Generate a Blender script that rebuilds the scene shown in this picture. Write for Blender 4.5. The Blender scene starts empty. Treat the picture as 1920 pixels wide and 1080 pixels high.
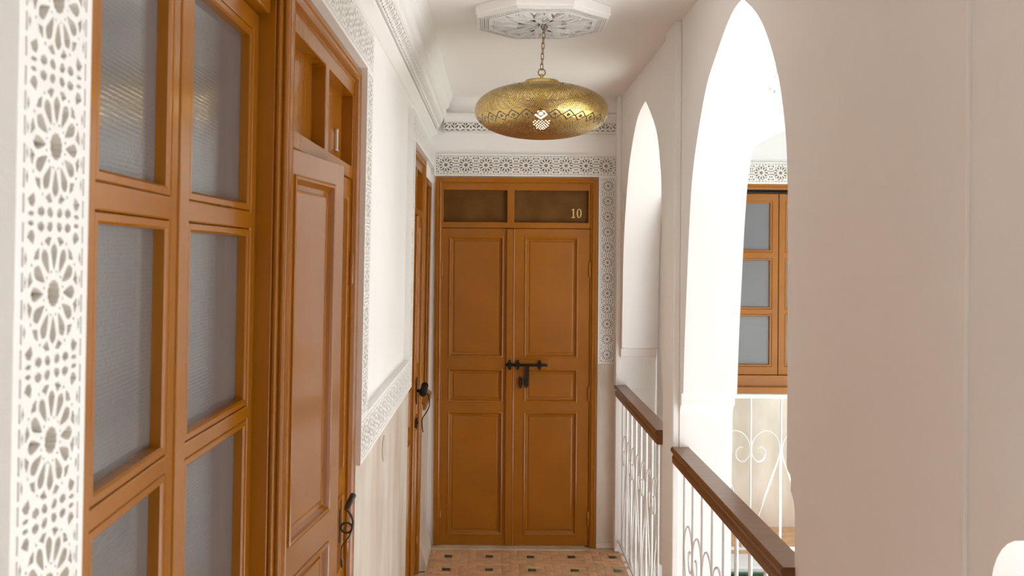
import bpy, bmesh, math, random
from mathutils import Vector, Matrix
from mathutils.geometry import tessellate_polygon

random.seed(7)
PI = math.pi
sc = bpy.context.scene
COL = sc.collection

# ------------------------------------------------------------------ camera
F = 1800.0                      # focal length in pixels of the 1920 px wide frame
EYE = 1.65
cam_d = bpy.data.cameras.new('camera')
cam_d.sensor_width = 36.0
cam_d.lens = F / 1920.0 * 36.0
cam_d.shift_x = 30.0 / 1920.0
cam_d.shift_y = -60.0 / 1920.0
cam_d.clip_start = 0.05
cam_d.clip_end = 100
cam_d.dof.use_dof = True
cam_d.dof.focus_distance = 3.2
cam_d.dof.aperture_fstop = 11.0
cam = bpy.data.objects.new('camera', cam_d)
COL.objects.link(cam)
ROLL = 0.0075
cam.matrix_world = Matrix.Translation((0, 0, EYE)) @ Matrix.Rotation(PI / 2, 4, 'X') @ Matrix.Rotation(ROLL, 4, 'Z')
sc.camera = cam

# ------------------------------------------------------------------ world, exposure
SKY_STRENGTH = 0.9
EXPOSURE = -0.46
BULB = 30.0
SUN_STRENGTH = 22.0
sun_d = bpy.data.lights.new('sun', 'SUN')
sun_d.energy = SUN_STRENGTH
sun_d.angle = 0.012
sun_d.color = (0.93, 0.97, 1.0)
sun = bpy.data.objects.new('sun', sun_d)
COL.objects.link(sun)
sun.rotation_euler = Vector((0.16, 0.32, -0.93)).to_track_quat('-Z', 'Y').to_euler()     # high sun over the open courtyard
world = bpy.data.worlds.new('sky')
sc.world = world
world.use_nodes = True
bg = world.node_tree.nodes['Background']
bg.inputs[0].default_value = (0.93, 0.96, 1.0, 1)
bg.inputs[1].default_value = SKY_STRENGTH
sc.view_settings.view_transform = 'Standard'
sc.view_settings.look = 'None'
sc.view_settings.gamma = 1.0
sc.view_settings.use_curve_mapping = False
sc.view_settings.exposure = EXPOSURE
sc.cycles.max_bounces = 12
sc.cycles.diffuse_bounces = 8
sc.cycles.glossy_bounces = 4
sc.cycles.transmission_bounces = 6
sc.cycles.transparent_max_bounces = 8
sc.cycles.sample_clamp_indirect = 40.0
sc.cycles.use_denoising = True
sc.cycles.caustics_reflective = False
sc.cycles.caustics_refractive = False

# ------------------------------------------------------------------ materials
def srgb(r, g, b):
    f = lambda c: (c / 255 / 12.92) if c / 255 <= 0.04045 else ((c / 255 + 0.055) / 1.055) ** 2.4
    return (f(r), f(g), f(b))

def material(name, col, rough=0.5, metal=0.0, spec=0.5, col2=None, nscale=6.0, stretch=(1, 1, 1), bump=0.0, bscale=40.0,
             bstretch=(1, 1, 1), rand=0.0, coat=0.0, ramp=(0.35, 0.65)):
    m = bpy.data.materials.new(name)
    m.use_nodes = True
    nt = m.node_tree
    p = nt.nodes['Principled BSDF']
    p.inputs['Roughness'].default_value = rough
    p.inputs['Metallic'].default_value = metal
    p.inputs['Specular IOR Level'].default_value = spec
    p.inputs['Coat Weight'].default_value = coat
    p.inputs['Coat Roughness'].default_value = 0.12
    p.inputs['Base Color'].default_value = (*col, 1)
    tc = nt.nodes.new('ShaderNodeTexCoord')
    def noise(scale, st, detail=4):
        mp = nt.nodes.new('ShaderNodeMapping')
        mp.inputs['Scale'].default_value = st
        nt.links.new(tc.outputs['Object'], mp.inputs['Vector'])
        n = nt.nodes.new('ShaderNodeTexNoise')
        n.inputs['Scale'].default_value = scale
        n.inputs['Detail'].default_value = detail
        nt.links.new(mp.outputs['Vector'], n.inputs['Vector'])
        return n
    last = None
    if col2 is not None:
        n = noise(nscale, stretch)
        r = nt.nodes.new('ShaderNodeValToRGB')
        r.color_ramp.elements[0].position = ramp[0]
        r.color_ramp.elements[1].position = ramp[1]
        r.color_ramp.elements[0].color = (*col, 1)
        r.color_ramp.elements[1].color = (*col2, 1)
        nt.links.new(n.outputs['Fac'], r.inputs['Fac'])
        last = r.outputs['Color']
    if rand > 0:
        oi = nt.nodes.new('ShaderNodeObjectInfo')
        mr = nt.nodes.new('ShaderNodeMapRange')
        mr.inputs['To Min'].default_value = 1 - rand
        mr.inputs['To Max'].default_value = 1 + rand
        nt.links.new(oi.outputs['Random'], mr.inputs['Value'])
        hs = nt.nodes.new('ShaderNodeHueSaturation')
        hs.inputs['Color'].default_value = (*col, 1)
        if last is not None:
            nt.links.new(last, hs.inputs['Color'])
        nt.links.new(mr.outputs['Result'], hs.inputs['Value'])
        last = hs.outputs['Color']
    if last is not None:
        nt.links.new(last, p.inputs['Base Color'])
    if bump > 0:
        n = noise(bscale, bstretch, 6)
        b = nt.nodes.new('ShaderNodeBump')
        b.inputs['Strength'].default_value = bump
        b.inputs['Distance'].default_value = 0.01
        nt.links.new(n.outputs['Fac'], b.inputs['Height'])
        nt.links.new(b.outputs['Normal'], p.inputs['Normal'])
    return m

M = {}
M['plaster'] = material('white_plaster', (0.895, 0.868, 0.842), 0.85, spec=0.2, col2=(0.912, 0.888, 0.864), nscale=3, bump=0.12, bscale=14)
M['plaster_court'] = material('courtyard_plaster', (0.86, 0.86, 0.86), 0.85, spec=0.2, bump=0.1, bscale=14)
M['stucco'] = material('carved_stucco', (0.86, 0.84, 0.81), 0.8, spec=0.2, bump=0.1, bscale=90)
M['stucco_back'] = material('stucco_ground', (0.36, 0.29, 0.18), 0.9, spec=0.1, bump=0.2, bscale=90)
M['stucco_back_shaded'] = material('stucco_ground_shaded', (0.36, 0.31, 0.24), 0.9, spec=0.1)  # white ground darkened to put shade into the carved hollows
M['tadelakt'] = material('beige_tadelakt', (0.60, 0.515, 0.425), 0.42, col2=(0.80, 0.73, 0.65), nscale=5, stretch=(1, 0.35, 1), bump=0.06, bscale=12)
M['paint'] = material('brown_gloss_paint', (0.33, 0.112, 0.004), 0.17, spec=0.5, col2=(0.37, 0.128, 0.006), nscale=4, bump=0.05, bscale=26, bstretch=(1, 0.6, 1))
M['paint_panel'] = material('transom_paint', (0.125, 0.050, 0.006), 0.5, spec=0.2, col2=(0.17, 0.075, 0.016), nscale=9, bump=0.06, bscale=30)
M['rail_wood'] = material('varnished_rail_wood', (0.15, 0.058, 0.016), 0.28, spec=0.5, col2=(0.21, 0.085, 0.024), nscale=7, stretch=(9, 0.6, 9), bump=0.1, bscale=12, bstretch=(9, 0.5, 9))
M['iron'] = material('black_iron', (0.018, 0.017, 0.018), 0.42, metal=0.6, bump=0.25, bscale=120)
M['lever'] = material('grey_iron', (0.085, 0.075, 0.07), 0.38, metal=0.7, bump=0.2, bscale=120)
M['white_metal'] = material('white_enamel_metal', (0.80, 0.785, 0.77), 0.35, spec=0.5, bump=0.15, bscale=120)
M['brass'] = material('hammered_brass', (0.74, 0.54, 0.20), 0.30, metal=1.0, col2=(0.62, 0.43, 0.13), nscale=14, bump=0.2, bscale=70)
def sheet_material():
    m = M['brass'].copy()
    m.name = 'pierced_brass_sheet'
    nt = m.node_tree
    out = [n for n in nt.nodes if n.type == 'OUTPUT_MATERIAL'][0]
    ins = nt.nodes.new('ShaderNodeBsdfPrincipled')          # inside coloured dark so the piercings read as shade
    ins.inputs['Base Color'].default_value = (0.022, 0.012, 0.004, 1)
    ins.inputs['Roughness'].default_value = 0.6
    g = nt.nodes.new('ShaderNodeNewGeometry')
    mx = nt.nodes.new('ShaderNodeMixShader')
    nt.links.new(g.outputs['Backfacing'], mx.inputs[0])
    nt.links.new(nt.nodes['Principled BSDF'].outputs[0], mx.inputs[1])
    nt.links.new(ins.outputs[0], mx.inputs[2])
    nt.links.new(mx.outputs[0], out.inputs['Surface'])
    return m
M['brass_sheet'] = sheet_material()
M['brass_plain'] = material('brushed_brass', (0.66, 0.48, 0.17), 0.28, metal=1.0)
M['gold_paint'] = material('gold_paint', (0.85, 0.62, 0.22), 0.4)
M['chain'] = material('aged_brass', (0.34, 0.24, 0.11), 0.35, metal=1.0)
M['chrome'] = material('chrome', (0.85, 0.84, 0.82), 0.32, metal=1.0)
M['brick'] = material('terracotta', (0.60, 0.35, 0.18), 0.5, col2=(0.74, 0.47, 0.27), nscale=18, rand=0.13, bump=0.2, bscale=60)
M['brick_field'] = material('terracotta_field', (0.60, 0.35, 0.18), 0.5, col2=(0.74, 0.47, 0.27), nscale=18)
M['glaze'] = material('green_glaze', (0.022, 0.075, 0.052), 0.2, col2=(0.045, 0.12, 0.085), nscale=30)
M['grout'] = material('pale_grout', (0.74, 0.58, 0.42), 0.9, bump=0.2, bscale=50)
M['stone'] = material('worn_stone', (0.55, 0.42, 0.28), 0.6, col2=(0.66, 0.55, 0.42), nscale=10, bump=0.2, bscale=25)
M['court_floor'] = material('pale_court_floor', (0.80, 0.78, 0.75), 0.4)
M['green'] = material('green_turf', (0.010, 0.13, 0.022), 0.9, spec=0.1, col2=(0.016, 0.18, 0.034), nscale=12)
M['curtain'] = material('grey_curtain', (0.20, 0.20, 0.20), 0.9)
M['dark'] = material('dark_interior', (0.09, 0.085, 0.08), 0.9)  # near-black colour stands in for the shade of unlit rooms
M['cover'] = material('cream_cover', (0.62, 0.56, 0.46), 0.45, col2=(0.68, 0.62, 0.52))

# rippled obscure glass: part see-through, part milky, with a stamped relief
def glass_material():
    m = bpy.data.materials.new('obscure_glass')
    m.use_nodes = True
    nt = m.node_tree
    p = nt.nodes['Principled BSDF']
    p.inputs['Base Color'].default_value = (0.25, 0.25, 0.255, 1)
    p.inputs['Roughness'].default_value = 0.045
    p.inputs['Specular IOR Level'].default_value = 1.0
    p.inputs['IOR'].default_value = 1.55
    p.inputs['Transmission Weight'].default_value = 0.35
    tc = nt.nodes.new('ShaderNodeTexCoord')
    v = nt.nodes.new('ShaderNodeTexVoronoi')
    v.inputs['Scale'].default_value = 190
    v.inputs['Randomness'].default_value = 0.12
    nt.links.new(tc.outputs['Object'], v.inputs['Vector'])
    b = nt.nodes.new('ShaderNodeBump')
    b.inputs['Strength'].default_value = 0.14
    b.inputs['Distance'].default_value = 0.002
    nt.links.new(v.outputs['Distance'], b.inputs['Height'])
    nt.links.new(b.outputs['Normal'], p.inputs['Normal'])
    return m
M['glass'] = glass_material()

def emission_material(name, col, strength):
    m = bpy.data.materials.new(name)
    m.use_nodes = True
    p = m.node_tree.nodes['Principled BSDF']
    p.inputs['Base Color'].default_value = (*col, 1)
    p.inputs['Emission Color'].default_value = (*col, 1)
    p.inputs['Emission Strength'].default_value = strength
    return m
M['bulb'] = emission_material('lit_bulb', (1.0, 0.78, 0.55), BULB)

# ------------------------------------------------------------------ mesh helpers
class MB:
    def __init__(self):
        self.v = []
        self.f = []

    def add(self, verts, faces):
        o = len(self.v)
        self.v += [tuple(p) for p in verts]
        self.f += [tuple(i + o for i in fc) for fc in faces]
        return self

    def box(self, x0, x1, y0, y1, z0, z1):
        vs = [(x0, y0, z0), (x1, y0, z0), (x1, y1, z0), (x0, y1, z0), (x0, y0, z1), (x1, y0, z1), (x1, y1, z1), (x0, y1, z1)]
        return self.add(vs, [(0, 3, 2, 1), (4, 5, 6, 7), (0, 1, 5, 4), (1, 2, 6, 5), (2, 3, 7, 6), (3, 0, 4, 7)])

    def plate(self, outer, holes, z0, z1, mp=lambda x, y, z: (x, y, z)):
        """a flat plate in the local xy plane with holes, thickness z0..z1"""
        loops = [outer] + list(holes)
        pts = [p for l in loops for p in l]
        tris = tessellate_polygon([[Vector((p[0], p[1], 0)) for p in l] for l in loops])
        n = len(pts)
        vs = [mp(p[0], p[1], z0) for p in pts] + [mp(p[0], p[1], z1) for p in pts]
        fs = []
        for t in tris:
            fs.append((t[0], t[1], t[2]))
            fs.append((t[2] + n, t[1] + n, t[0] + n))
        o = 0
        for l in loops:
            k = len(l)
            for i in range(k):
                a, b = o + i, o + (i + 1) % k
                fs.append((a, b, b + n, a + n))
            o += k
        return self.add(vs, fs)

    def rings(self, u0, u1, v0, v1, prof, cap=True):
        """nested rectangles: prof = [(inset, w), ...]"""
        vs, fs = [], []
        for d, w in prof:
            vs += [(u0 + d, v0 + d, w), (u1 - d, v0 + d, w), (u1 - d, v1 - d, w), (u0 + d, v1 - d, w)]
        for k in range(len(prof) - 1):
            for i in range(4):
                a, b = 4 * k + i, 4 * k + (i + 1) % 4
                fs.append((a, b, b + 4, a + 4))
        if cap:
            k = 4 * (len(prof) - 1)
            fs.append((k, k + 1, k + 2, k + 3))
        return self.add(vs, fs)

    def uframe(self, W, H, prof, v0=0.0):
        """casing on three sides"""
        vs, fs = [], []
        for d, w in prof:
            vs += [(d, v0, w), (d, H - d, w), (W - d, H - d, w), (W - d, v0, w)]
        for k in range(len(prof) - 1):
            for i in range(3):
                a = 4 * k + i
                fs.append((a, a + 1, a + 5, a + 4))
        return self.add(vs, fs)

    def tube(self, pts, r, n=8, closed=False):
        pts = [Vector(p) for p in pts]
        m = len(pts)
        rr = r if isinstance(r, (list, tuple)) else [r] * m
        vs, fs = [], []
        prev = None
        for i, p in enumerate(pts):
            if closed:
                t = (pts[(i + 1) % m] - pts[i - 1]).normalized()
            else:
                t = (pts[min(i + 1, m - 1)] - pts[max(i - 1, 0)]).normalized()
            if prev is None:
                a = t.orthogonal().normalized()
            else:
                a = (prev - t * prev.dot(t)).normalized()
            prev = a
            b = t.cross(a)
            for k in range(n):
                an = 2 * PI * k / n
                vs.append(p + (a * math.cos(an) + b * math.sin(an)) * rr[i])
        for i in range(m if closed else m - 1):
            for k in range(n):
                j = (i + 1) % m
                fs.append((i * n + k, i * n + (k + 1) % n, j * n + (k + 1) % n, j * n + k))
        if not closed:
            fs.append(tuple(range(n - 1, -1, -1)))
            fs.append(tuple((m - 1) * n + k for k in range(n)))
        return self.add(vs, fs)

    def lathe(self, prof, n=32, cx=0, cy=0):
        vs, fs = [], []
        for r, z in prof:
            for k in range(n):
                a = 2 * PI * k / n
                vs.append((cx + r * math.cos(a), cy + r * math.sin(a), z))
        for i in range(len(prof) - 1):
            for k in range(n):
                fs.append((i * n + k, i * n + (k + 1) % n, (i + 1) * n + (k + 1) % n, (i + 1) * n + k))
        if prof[0][0] > 1e-6:
            fs.append(tuple(range(n - 1, -1, -1)))
        if prof[-1][0] > 1e-6:
            fs.append(tuple((len(prof) - 1) * n + k for k in range(n)))
        return self.add(vs, fs)

    def move(self, mat):
        self.v = [tuple(mat @ Vector(p)) for p in self.v]
        return self

    def mesh(self, name, mat, smooth=None, bevel=None):
        me = bpy.data.meshes.new(name)
        bm = bmesh.new()
        vs = [bm.verts.new(p) for p in self.v]
        for fc in self.f:
            try:
                bm.faces.new([vs[i] for i in fc])
            except ValueError:
                pass
        bmesh.ops.remove_doubles(bm, verts=bm.verts, dist=1e-6)
        bmesh.ops.recalc_face_normals(bm, faces=bm.faces)
        if bevel:
            es = [e for e in bm.edges if len(e.link_faces) == 2 and e.calc_face_angle(0) > math.radians(50)]
            bmesh.ops.bevel(bm, geom=es, offset=bevel, segments=2, profile=0.5, affect='EDGES', clamp_overlap=True)
        bm.to_mesh(me)
        bm.free()
        me.materials.append(M[mat])
        if smooth:
            me.polygons.foreach_set('use_smooth', [True] * len(me.polygons))
            me.set_sharp_from_angle(angle=math.radians(smooth))
        return me

    def build(self, name, mat, parent=None, smooth=None, bevel=None):
        return link(name, self.mesh(name, mat, smooth, bevel), parent)

def link(name, me, parent=None, mat=None):
    o = bpy.data.objects.new(name, me)
    COL.objects.link(o)
    if parent is not None:
        o.parent = parent
    if mat is not None:
        o.matrix_local = mat
    return o

def tag(o, label=None, cat=None, group=None, kind=None):
    if label: o['label'] = label
    if cat: o['category'] = cat
    if group: o['group'] = group
    if kind: o['kind'] = kind
    return o

LEAN = 0.011
R_LEFT = Matrix(((0, 0, 1, 0), (1, 0, 0, 0), (0, 1, 0, 0), (0, 0, 0, 1)))     # local (along, up, out) on the left wall
R_BACK = Matrix(((1, 0, 0, 0), (0, 0, -1, 0), (0, 1, 0, 0), (0, 0, 0, 1)))    # on a wall that faces the viewer
R_RIGHT = Matrix(((0, 0, -1, 0), (-1, 0, 0, 0), (0, 1, 0, 0), (0, 0, 0, 1)))
PIV = Matrix.Translation((-0.37, 0, EYE))
M_LEAN = PIV @ Matrix.Rotation(LEAN, 4, 'Y') @ PIV.inverted()                   # the old left wall leans in a little

def left_mat(x, y, z):
    return M_LEAN @ Matrix.Translation((x, y, z)) @ R_LEFT

def back_mat(x, y, z):
    return Matrix.Translation((x, y, z)) @ R_BACK

def empty(name, mat):
    o = bpy.data.objects.new(name, None)
    o.empty_display_size = 0.1
    COL.objects.link(o)
    o.matrix_world = mat
    return o

def rect(x0, x1, y0, y1):
    return [(x0, y0), (x1, y0), (x1, y1), (x0, y1)]

def spline(pts, n=6):
    """Catmull-Rom through points of any dimension"""
    P = [Vector(p) for p in pts]
    out = []
    for i in range(len(P) - 1):
        p0, p1, p2, p3 = P[max(i - 1, 0)], P[i], P[i + 1], P[min(i + 2, len(P) - 1)]
        for k in range(n):
            t = k / n
            out.append(0.5 * ((2 * p1) + (p2 - p0) * t + (2 * p0 - 5 * p1 + 4 * p2 - p3) * t * t + (3 * p1 - p0 - 3 * p2 + p3) * t ** 3))
    out.append(P[-1])
    return out

# ------------------------------------------------------------------ key measures
XW, XS, XF = -0.38, -0.355, -0.37     # left plaster, face of its stucco, face of its joinery
XA = 0.70                              # corridor face of the arcade
YE = 5.4545                            # end wall
CEIL = 2.55
YB = -2.2                              # corridor end behind the viewer

# ------------------------------------------------------------------ floor
fl = MB().box(-0.62, 0.90, YB, YE + 0.2, -0.14, -0.004).build('floor', 'grout')
tag(fl, kind='structure')
PER, U = 0.2255, 0.2255 / 5
DOM = [(1, 1, 2, 1), (3, 1, 3, 2), (2, 3, 3, 3), (1, 2, 1, 3), (0, 0, 1, 0), (2, 0, 3, 0), (4, 0, 4, 1), (4, 2, 4, 3), (3, 4, 4, 4),
       (1, 4, 2, 4), (0, 3, 0, 4), (0, 1, 0, 2)]
GAP = 0.0022
def brick_mesh(w, h, name, mat):
    return MB().box(-w / 2 + GAP, w / 2 - GAP, -h / 2 + GAP, h / 2 - GAP, -0.012, 0.0).mesh(name, mat)
me_h = brick_mesh(2 * U, U, 'tile_long', 'brick')
me_g = brick_mesh(U, U, 'tile_green', 'glaze')
field = MB()
gx, gy = -0.25, 5.275
count = 0
for j in range(-2, 36):
    for i in range(-1, 5):
        cx, cy = gx + i * PER, gy - j * PER
        items = [(me_g, cx, cy, 0, 1)] + [(me_h, cx + ((a + c) / 2 - 2) * U, cy + ((b + d) / 2 - 2) * U, 0 if b == d else 1, 2) for a, b, c, d in DOM]
        for me, x, y, vert, ln in items:
            hx, hy = (U / 2, U * ln / 2) if vert else (U * ln / 2, U / 2)
            if x - hx < -0.39 or x + hx > 0.73 or y + hy > 5.41 or y - hy < YB:
                continue
            if y > 4.35 and count < 296:
                nm = 'green_tile' if ln == 1 else 'tile'
                o = link(nm, me, fl, Matrix.Translation((x, y, random.uniform(-0.0012, 0.0008))) @ Matrix.Rotation((PI / 2 if vert else 0) + random.uniform(-0.012, 0.012), 4, 'Z') @ Matrix.Rotation(random.uniform(-0.006, 0.006), 4, 'X'))
                count += 1
            elif y <= 4.35:
                field.box(x - hx + GAP, x + hx - GAP, y - hy + GAP, y + hy - GAP, -0.012, 0.0)
tag(field.build('tile_paving', 'brick_field', fl), kind='stuff')
MB().box(-0.36, 0.515, 5.385, 5.46, -0.01, 0.006).build('threshold', 'stone', fl, bevel=0.003)

# ------------------------------------------------------------------ ceiling
ce = MB().box(-0.62, 0.90, YB, YE + 0.2, CEIL, CEIL + 0.14).build('ceiling', 'plaster')
tag(ce, kind='structure')

# ------------------------------------------------------------------ left wall (built in its own leaning frame)
W1 = (0.835, 1.715, 0.86, 2.146)       # window by the viewer: along, up
D1 = (1.715, 2.588, 0.0, 2.146)
D2 = (4.16, 5.0, 0.0, 2.14)
W2 = (5.0, 5.44, 0.874, 2.06)
wl = MB()
def wall_strips(mb, u0, u1, v0, v1, openings, w0, w1):
    us = sorted({u0, u1, *[o[0] for o in openings], *[o[1] for o in openings]})
    for a, b in zip(us[:-1], us[1:]):
        spans = sorted([(o[2], o[3]) for o in openings if o[0] <= a + 1e-6 and o[1] >= b - 1e-6])
        z = v0
        for s, e in spans:
            if s > z + 1e-6:
                mb.box(a, b, z, s, w0, w1)
            z = max(z, e)
        if z < v1 - 1e-6:
            mb.box(a, b, z, v1, w0, w1)
wall_strips(wl, YB, YE + 0.1, 0.0, CEIL + 0.03, [W1, D1, D2, W2], -0.20, 0.0)
o = wl.build('wall_left', 'plaster')
o.matrix_world = left_mat(XW, 0, 0)
tag(o, kind='structure')
# smoothed lime dado under the stucco line
dado = MB()
for a, b, top in ((2.588, 4.16, 1.085), (5.0, YE - 0.01, 0.872)):
    dado.box(a, b, 0.0, top, 0.0, 0.012)
dd = dado.build('dado', 'tadelakt', o)
# sloped cement fillet along the foot of the wall
base = MB()
for a, b in ((2.59, 4.155), (5.005, YE - 0.03)):
    base.add([(a, 0.004, 0.012), (a, 0.15, 0.012), (a, 0.05, 0.04), (a, 0.004, 0.045), (b, 0.004, 0.012), (b, 0.15, 0.012), (b, 0.05, 0.04), (b, 0.004, 0.045)],
             [(0, 1, 2, 3), (7, 6, 5, 4), (0, 4, 5, 1), (1, 5, 6, 2), (2, 6, 7, 3), (3, 7, 4, 0)])
bl = base.build('baseboard_left', 'tadelakt')
bl.matrix_world = left_mat(XW, 0, 0)
tag(bl, kind='structure')
# shallow shells coloured dark to stand for unlit rooms behind the openings
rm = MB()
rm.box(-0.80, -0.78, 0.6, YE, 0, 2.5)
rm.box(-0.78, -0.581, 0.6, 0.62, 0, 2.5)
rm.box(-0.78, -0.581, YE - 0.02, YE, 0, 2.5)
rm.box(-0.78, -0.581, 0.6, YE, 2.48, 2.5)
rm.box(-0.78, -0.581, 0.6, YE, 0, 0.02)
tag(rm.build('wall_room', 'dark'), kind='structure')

# ------------------------------------------------------------------ end wall
we = MB()
wall_strips(we, -0.60, 0.90, 0.0, CEIL, [(-0.345, 0.576, 0.0, 2.098)], -0.20, 0.0)
o = we.build('wall_end', 'plaster')
o.matrix_world = back_mat(0, YE, 0)
tag(o, kind='structure')
MB().box(0.58, 0.69, 0.0, 1.04, 0.0, 0.008).build('dado', 'tadelakt', o)
MB().box(0.578, 0.69, 0.0, 0.03, 0.0, 0.022).build('dado_foot', 'tadelakt', o)
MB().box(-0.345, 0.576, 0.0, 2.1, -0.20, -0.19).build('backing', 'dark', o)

tag(MB().box(-0.62, 0.70, YB - 0.1, YB, 0, CEIL).build('wall_behind', 'plaster'), kind='structure')

# ------------------------------------------------------------------ arcade on the right
def px_arch(pts):
    out = []
    for x, y in pts:
        Y = XA * F / (x - 930.0)
        out.append((Y, EYE + (480 - y) * Y / F))
    return out
# outlines read along the edge from the far springing over the crown to the near springing
A1 = px_arch([(1167, 657), (1168, 560), (1169.5, 451), (1176, 337), (1184, 269), (1194, 218), (1206, 191.5), (1210, 191), (1223, 223), (1231, 254), (1236, 300), (1239.5, 363), (1240.5, 560), (1240.5, 719)])
A2 = px_arch([(1283, 735), (1285, 640), (1288, 540), (1293, 400), (1300, 300), (1320, 170), (1340, 100), (1365, 30), (1385, -2), (1396, 0), (1415, 21), (1430, 49), (1446, 96), (1459, 150), (1469, 223), (1474, 290), (1477, 415), (1478, 640), (1478, 874)])
def arch_loop(pts, steps):
    """pts: far springing .. near springing; the corbel steps widen the opening below the springing"""
    top = [tuple(p) for p in spline(pts, 5)]
    far, near = pts[0], pts[-1]
    loop = []
    for d, z in reversed(steps):
        loop.append((far[0] + d, z))
    loop += top
    for d, z in steps:
        loop.append((near[0] - d, z))
    return loop
STEPS = [(0.006, 1.143), (0.032, 1.139), (0.032, 1.100), (0.040, 1.095), (0.052, 1.086), (0.062, 1.070), (0.065, 1.05), (0.065, 0.915), (0.073, 0.905), (0.073, 0.0)]
def fix_spring(pts, z=1.147):
    q = list(pts)
    q[0] = (q[0][0], z)
    q[-1] = (q[-1][0], z)
    return q
A1 = fix_spring(A1)
A2 = fix_spring(A2)
# third opening, mostly out of view beside the viewer
c3, hw3 = 0.62, 0.632
A3 = [(c3 + hw3, 1.285), (c3 + hw3, 1.45), (c3 + 0.62, 1.68), (c3 + 0.56, 1.95), (c3 + 0.44, 2.17), (c3 + 0.25, 2.33), (c3, 2.395), (c3 - 0.25, 2.33), (c3 - 0.44, 2.17),
      (c3 - 0.56, 1.95), (c3 - 0.62, 1.68), (c3 - hw3, 1.45), (c3 - hw3, 1.285)]
STEPS3 = [(0.10 * math.sin(a), 1.28 - 0.10 * (1 - math.cos(a))) for a in [PI / 2 * k / 8 for k in range(1, 9)]] + [(0.10, 1.0), (0.10, 0.0)]
A4 = [(y - 1.66, z) for y, z in A3]
loops = [arch_loop(A1, STEPS), arch_loop(A2, STEPS), arch_loop(A3, STEPS3)]
PAR = 3.7                              # height of the courtyard parapet
wr = MB().plate(rect(YB, YE + 0.1, -0.5, PAR), loops, 0.0, 0.20, lambda a, b, c: (XA + c, a, b))
o = wr.build('wall_right', 'plaster', smooth=25)
tag(o, kind='structure')
NT = [0]
def trim(mb, mat, world=None, bevel=None, smooth=None):
    NT[0] += 1
    o = mb.build('trim_%d' % NT[0], mat, bevel=bevel, smooth=smooth)
    if world is not None:
        o.matrix_world = world
    tag(o, kind='structure')
    return o
trim(MB().box(0.675, XA, 5.372, YE, 0, CEIL), 'plaster', bevel=0.004)
trim(MB().box(0.675, XA, 3.638, 3.857, 0, CEIL), 'plaster', bevel=0.004)
trim(MB().box(0.693, XA, 1.417, 1.989, 0, CEIL), 'plaster', bevel=0.0012)

# ------------------------------------------------------------------ carved stucco
def polar(r, a, cx=0, cy=0):
    return (cx + r * math.cos(a), cy + r * math.sin(a))

def rosette_holes():
    H = []
    def rot(pr, a):
        loop = [(r, w) for r, w in pr] + [(r, -w) for r, w in reversed(pr) if abs(w) > 1e-9]
        return [(r * math.cos(a) - w * math.sin(a), r * math.sin(a) + w * math.cos(a)) for r, w in loop]
    H.append([polar(0.086 + (0.011 if k % 2 else 0), 2 * PI * k / 24) for k in range(24)])
    for k in range(12):
        a = 2 * PI * k / 12
        b = a + PI / 12
        H.append(rot([(0.152, 0.0), (0.195, 0.022), (0.250, 0.041), (0.292, 0.050), (0.322, 0.036), (0.345, 0.0)], a))
        H.append([polar(0.013, b + PI / 2 * q, *polar(0.152, b)) for q in range(4)])
        H.append(rot([(0.328, 0.0), (0.356, 0.030), (0.376, 0.056), (0.388, 0.044), (0.392, 0.014), (0.404, 0.0)], b))
        if k % 3:
            H.append(rot([(0.372, 0.0), (0.388, 0.013), (0.404, 0.0)], a))
    for sx in (-1, 1):
        for sy in (-1, 1):
            H.append([(sx * x, sy * y) for x, y in ((0.330, 0.318), (0.385, 0.300), (0.425, 0.325), (0.418, 0.375), (0.375, 0.410), (0.350, 0.365))])
            # eyes in the strip between two rosettes (the run is along x)
            H.append([(sx * x, sy * y) for x, y in ((0.486, 0.205), (0.462, 0.160), (0.430, 0.165), (0.412, 0.205), (0.430, 0.255), (0.466, 0.262))])
            H.append([(sx * x, sy * y) for x, y in ((0.486, 0.045), (0.460, 0.030), (0.425, 0.050), (0.415, 0.090), (0.445, 0.122), (0.480, 0.100))])
            H.append([(sx * x, sy * y) for x, y in ((0.484, 0.330), (0.460, 0.310), (0.450, 0.360), (0.464, 0.400), (0.484, 0.385))])
            H.append([(sx * x, sy * y) for x, y in ((0.190, 0.425), (0.235, 0.405), (0.285, 0.420), (0.240, 0.440))])
            H.append([(sx * x, sy * y) for x, y in ((0.035, 0.425), (0.080, 0.412), (0.130, 0.425), (0.080, 0.438))])
            for t in (0.025, 0.185, 0.345):
                H.append([(sx * x, sy * y) for x, y in ((t, 0.455), (t + 0.125, 0.455), (t + 0.125, 0.478), (t, 0.478))])
    return H
ME_ROS = MB().plate(rect(-0.5, 0.5, -0.5, 0.5), rosette_holes(), -1.0, 0.0).mesh('rosette_tile', 'stucco')

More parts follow.
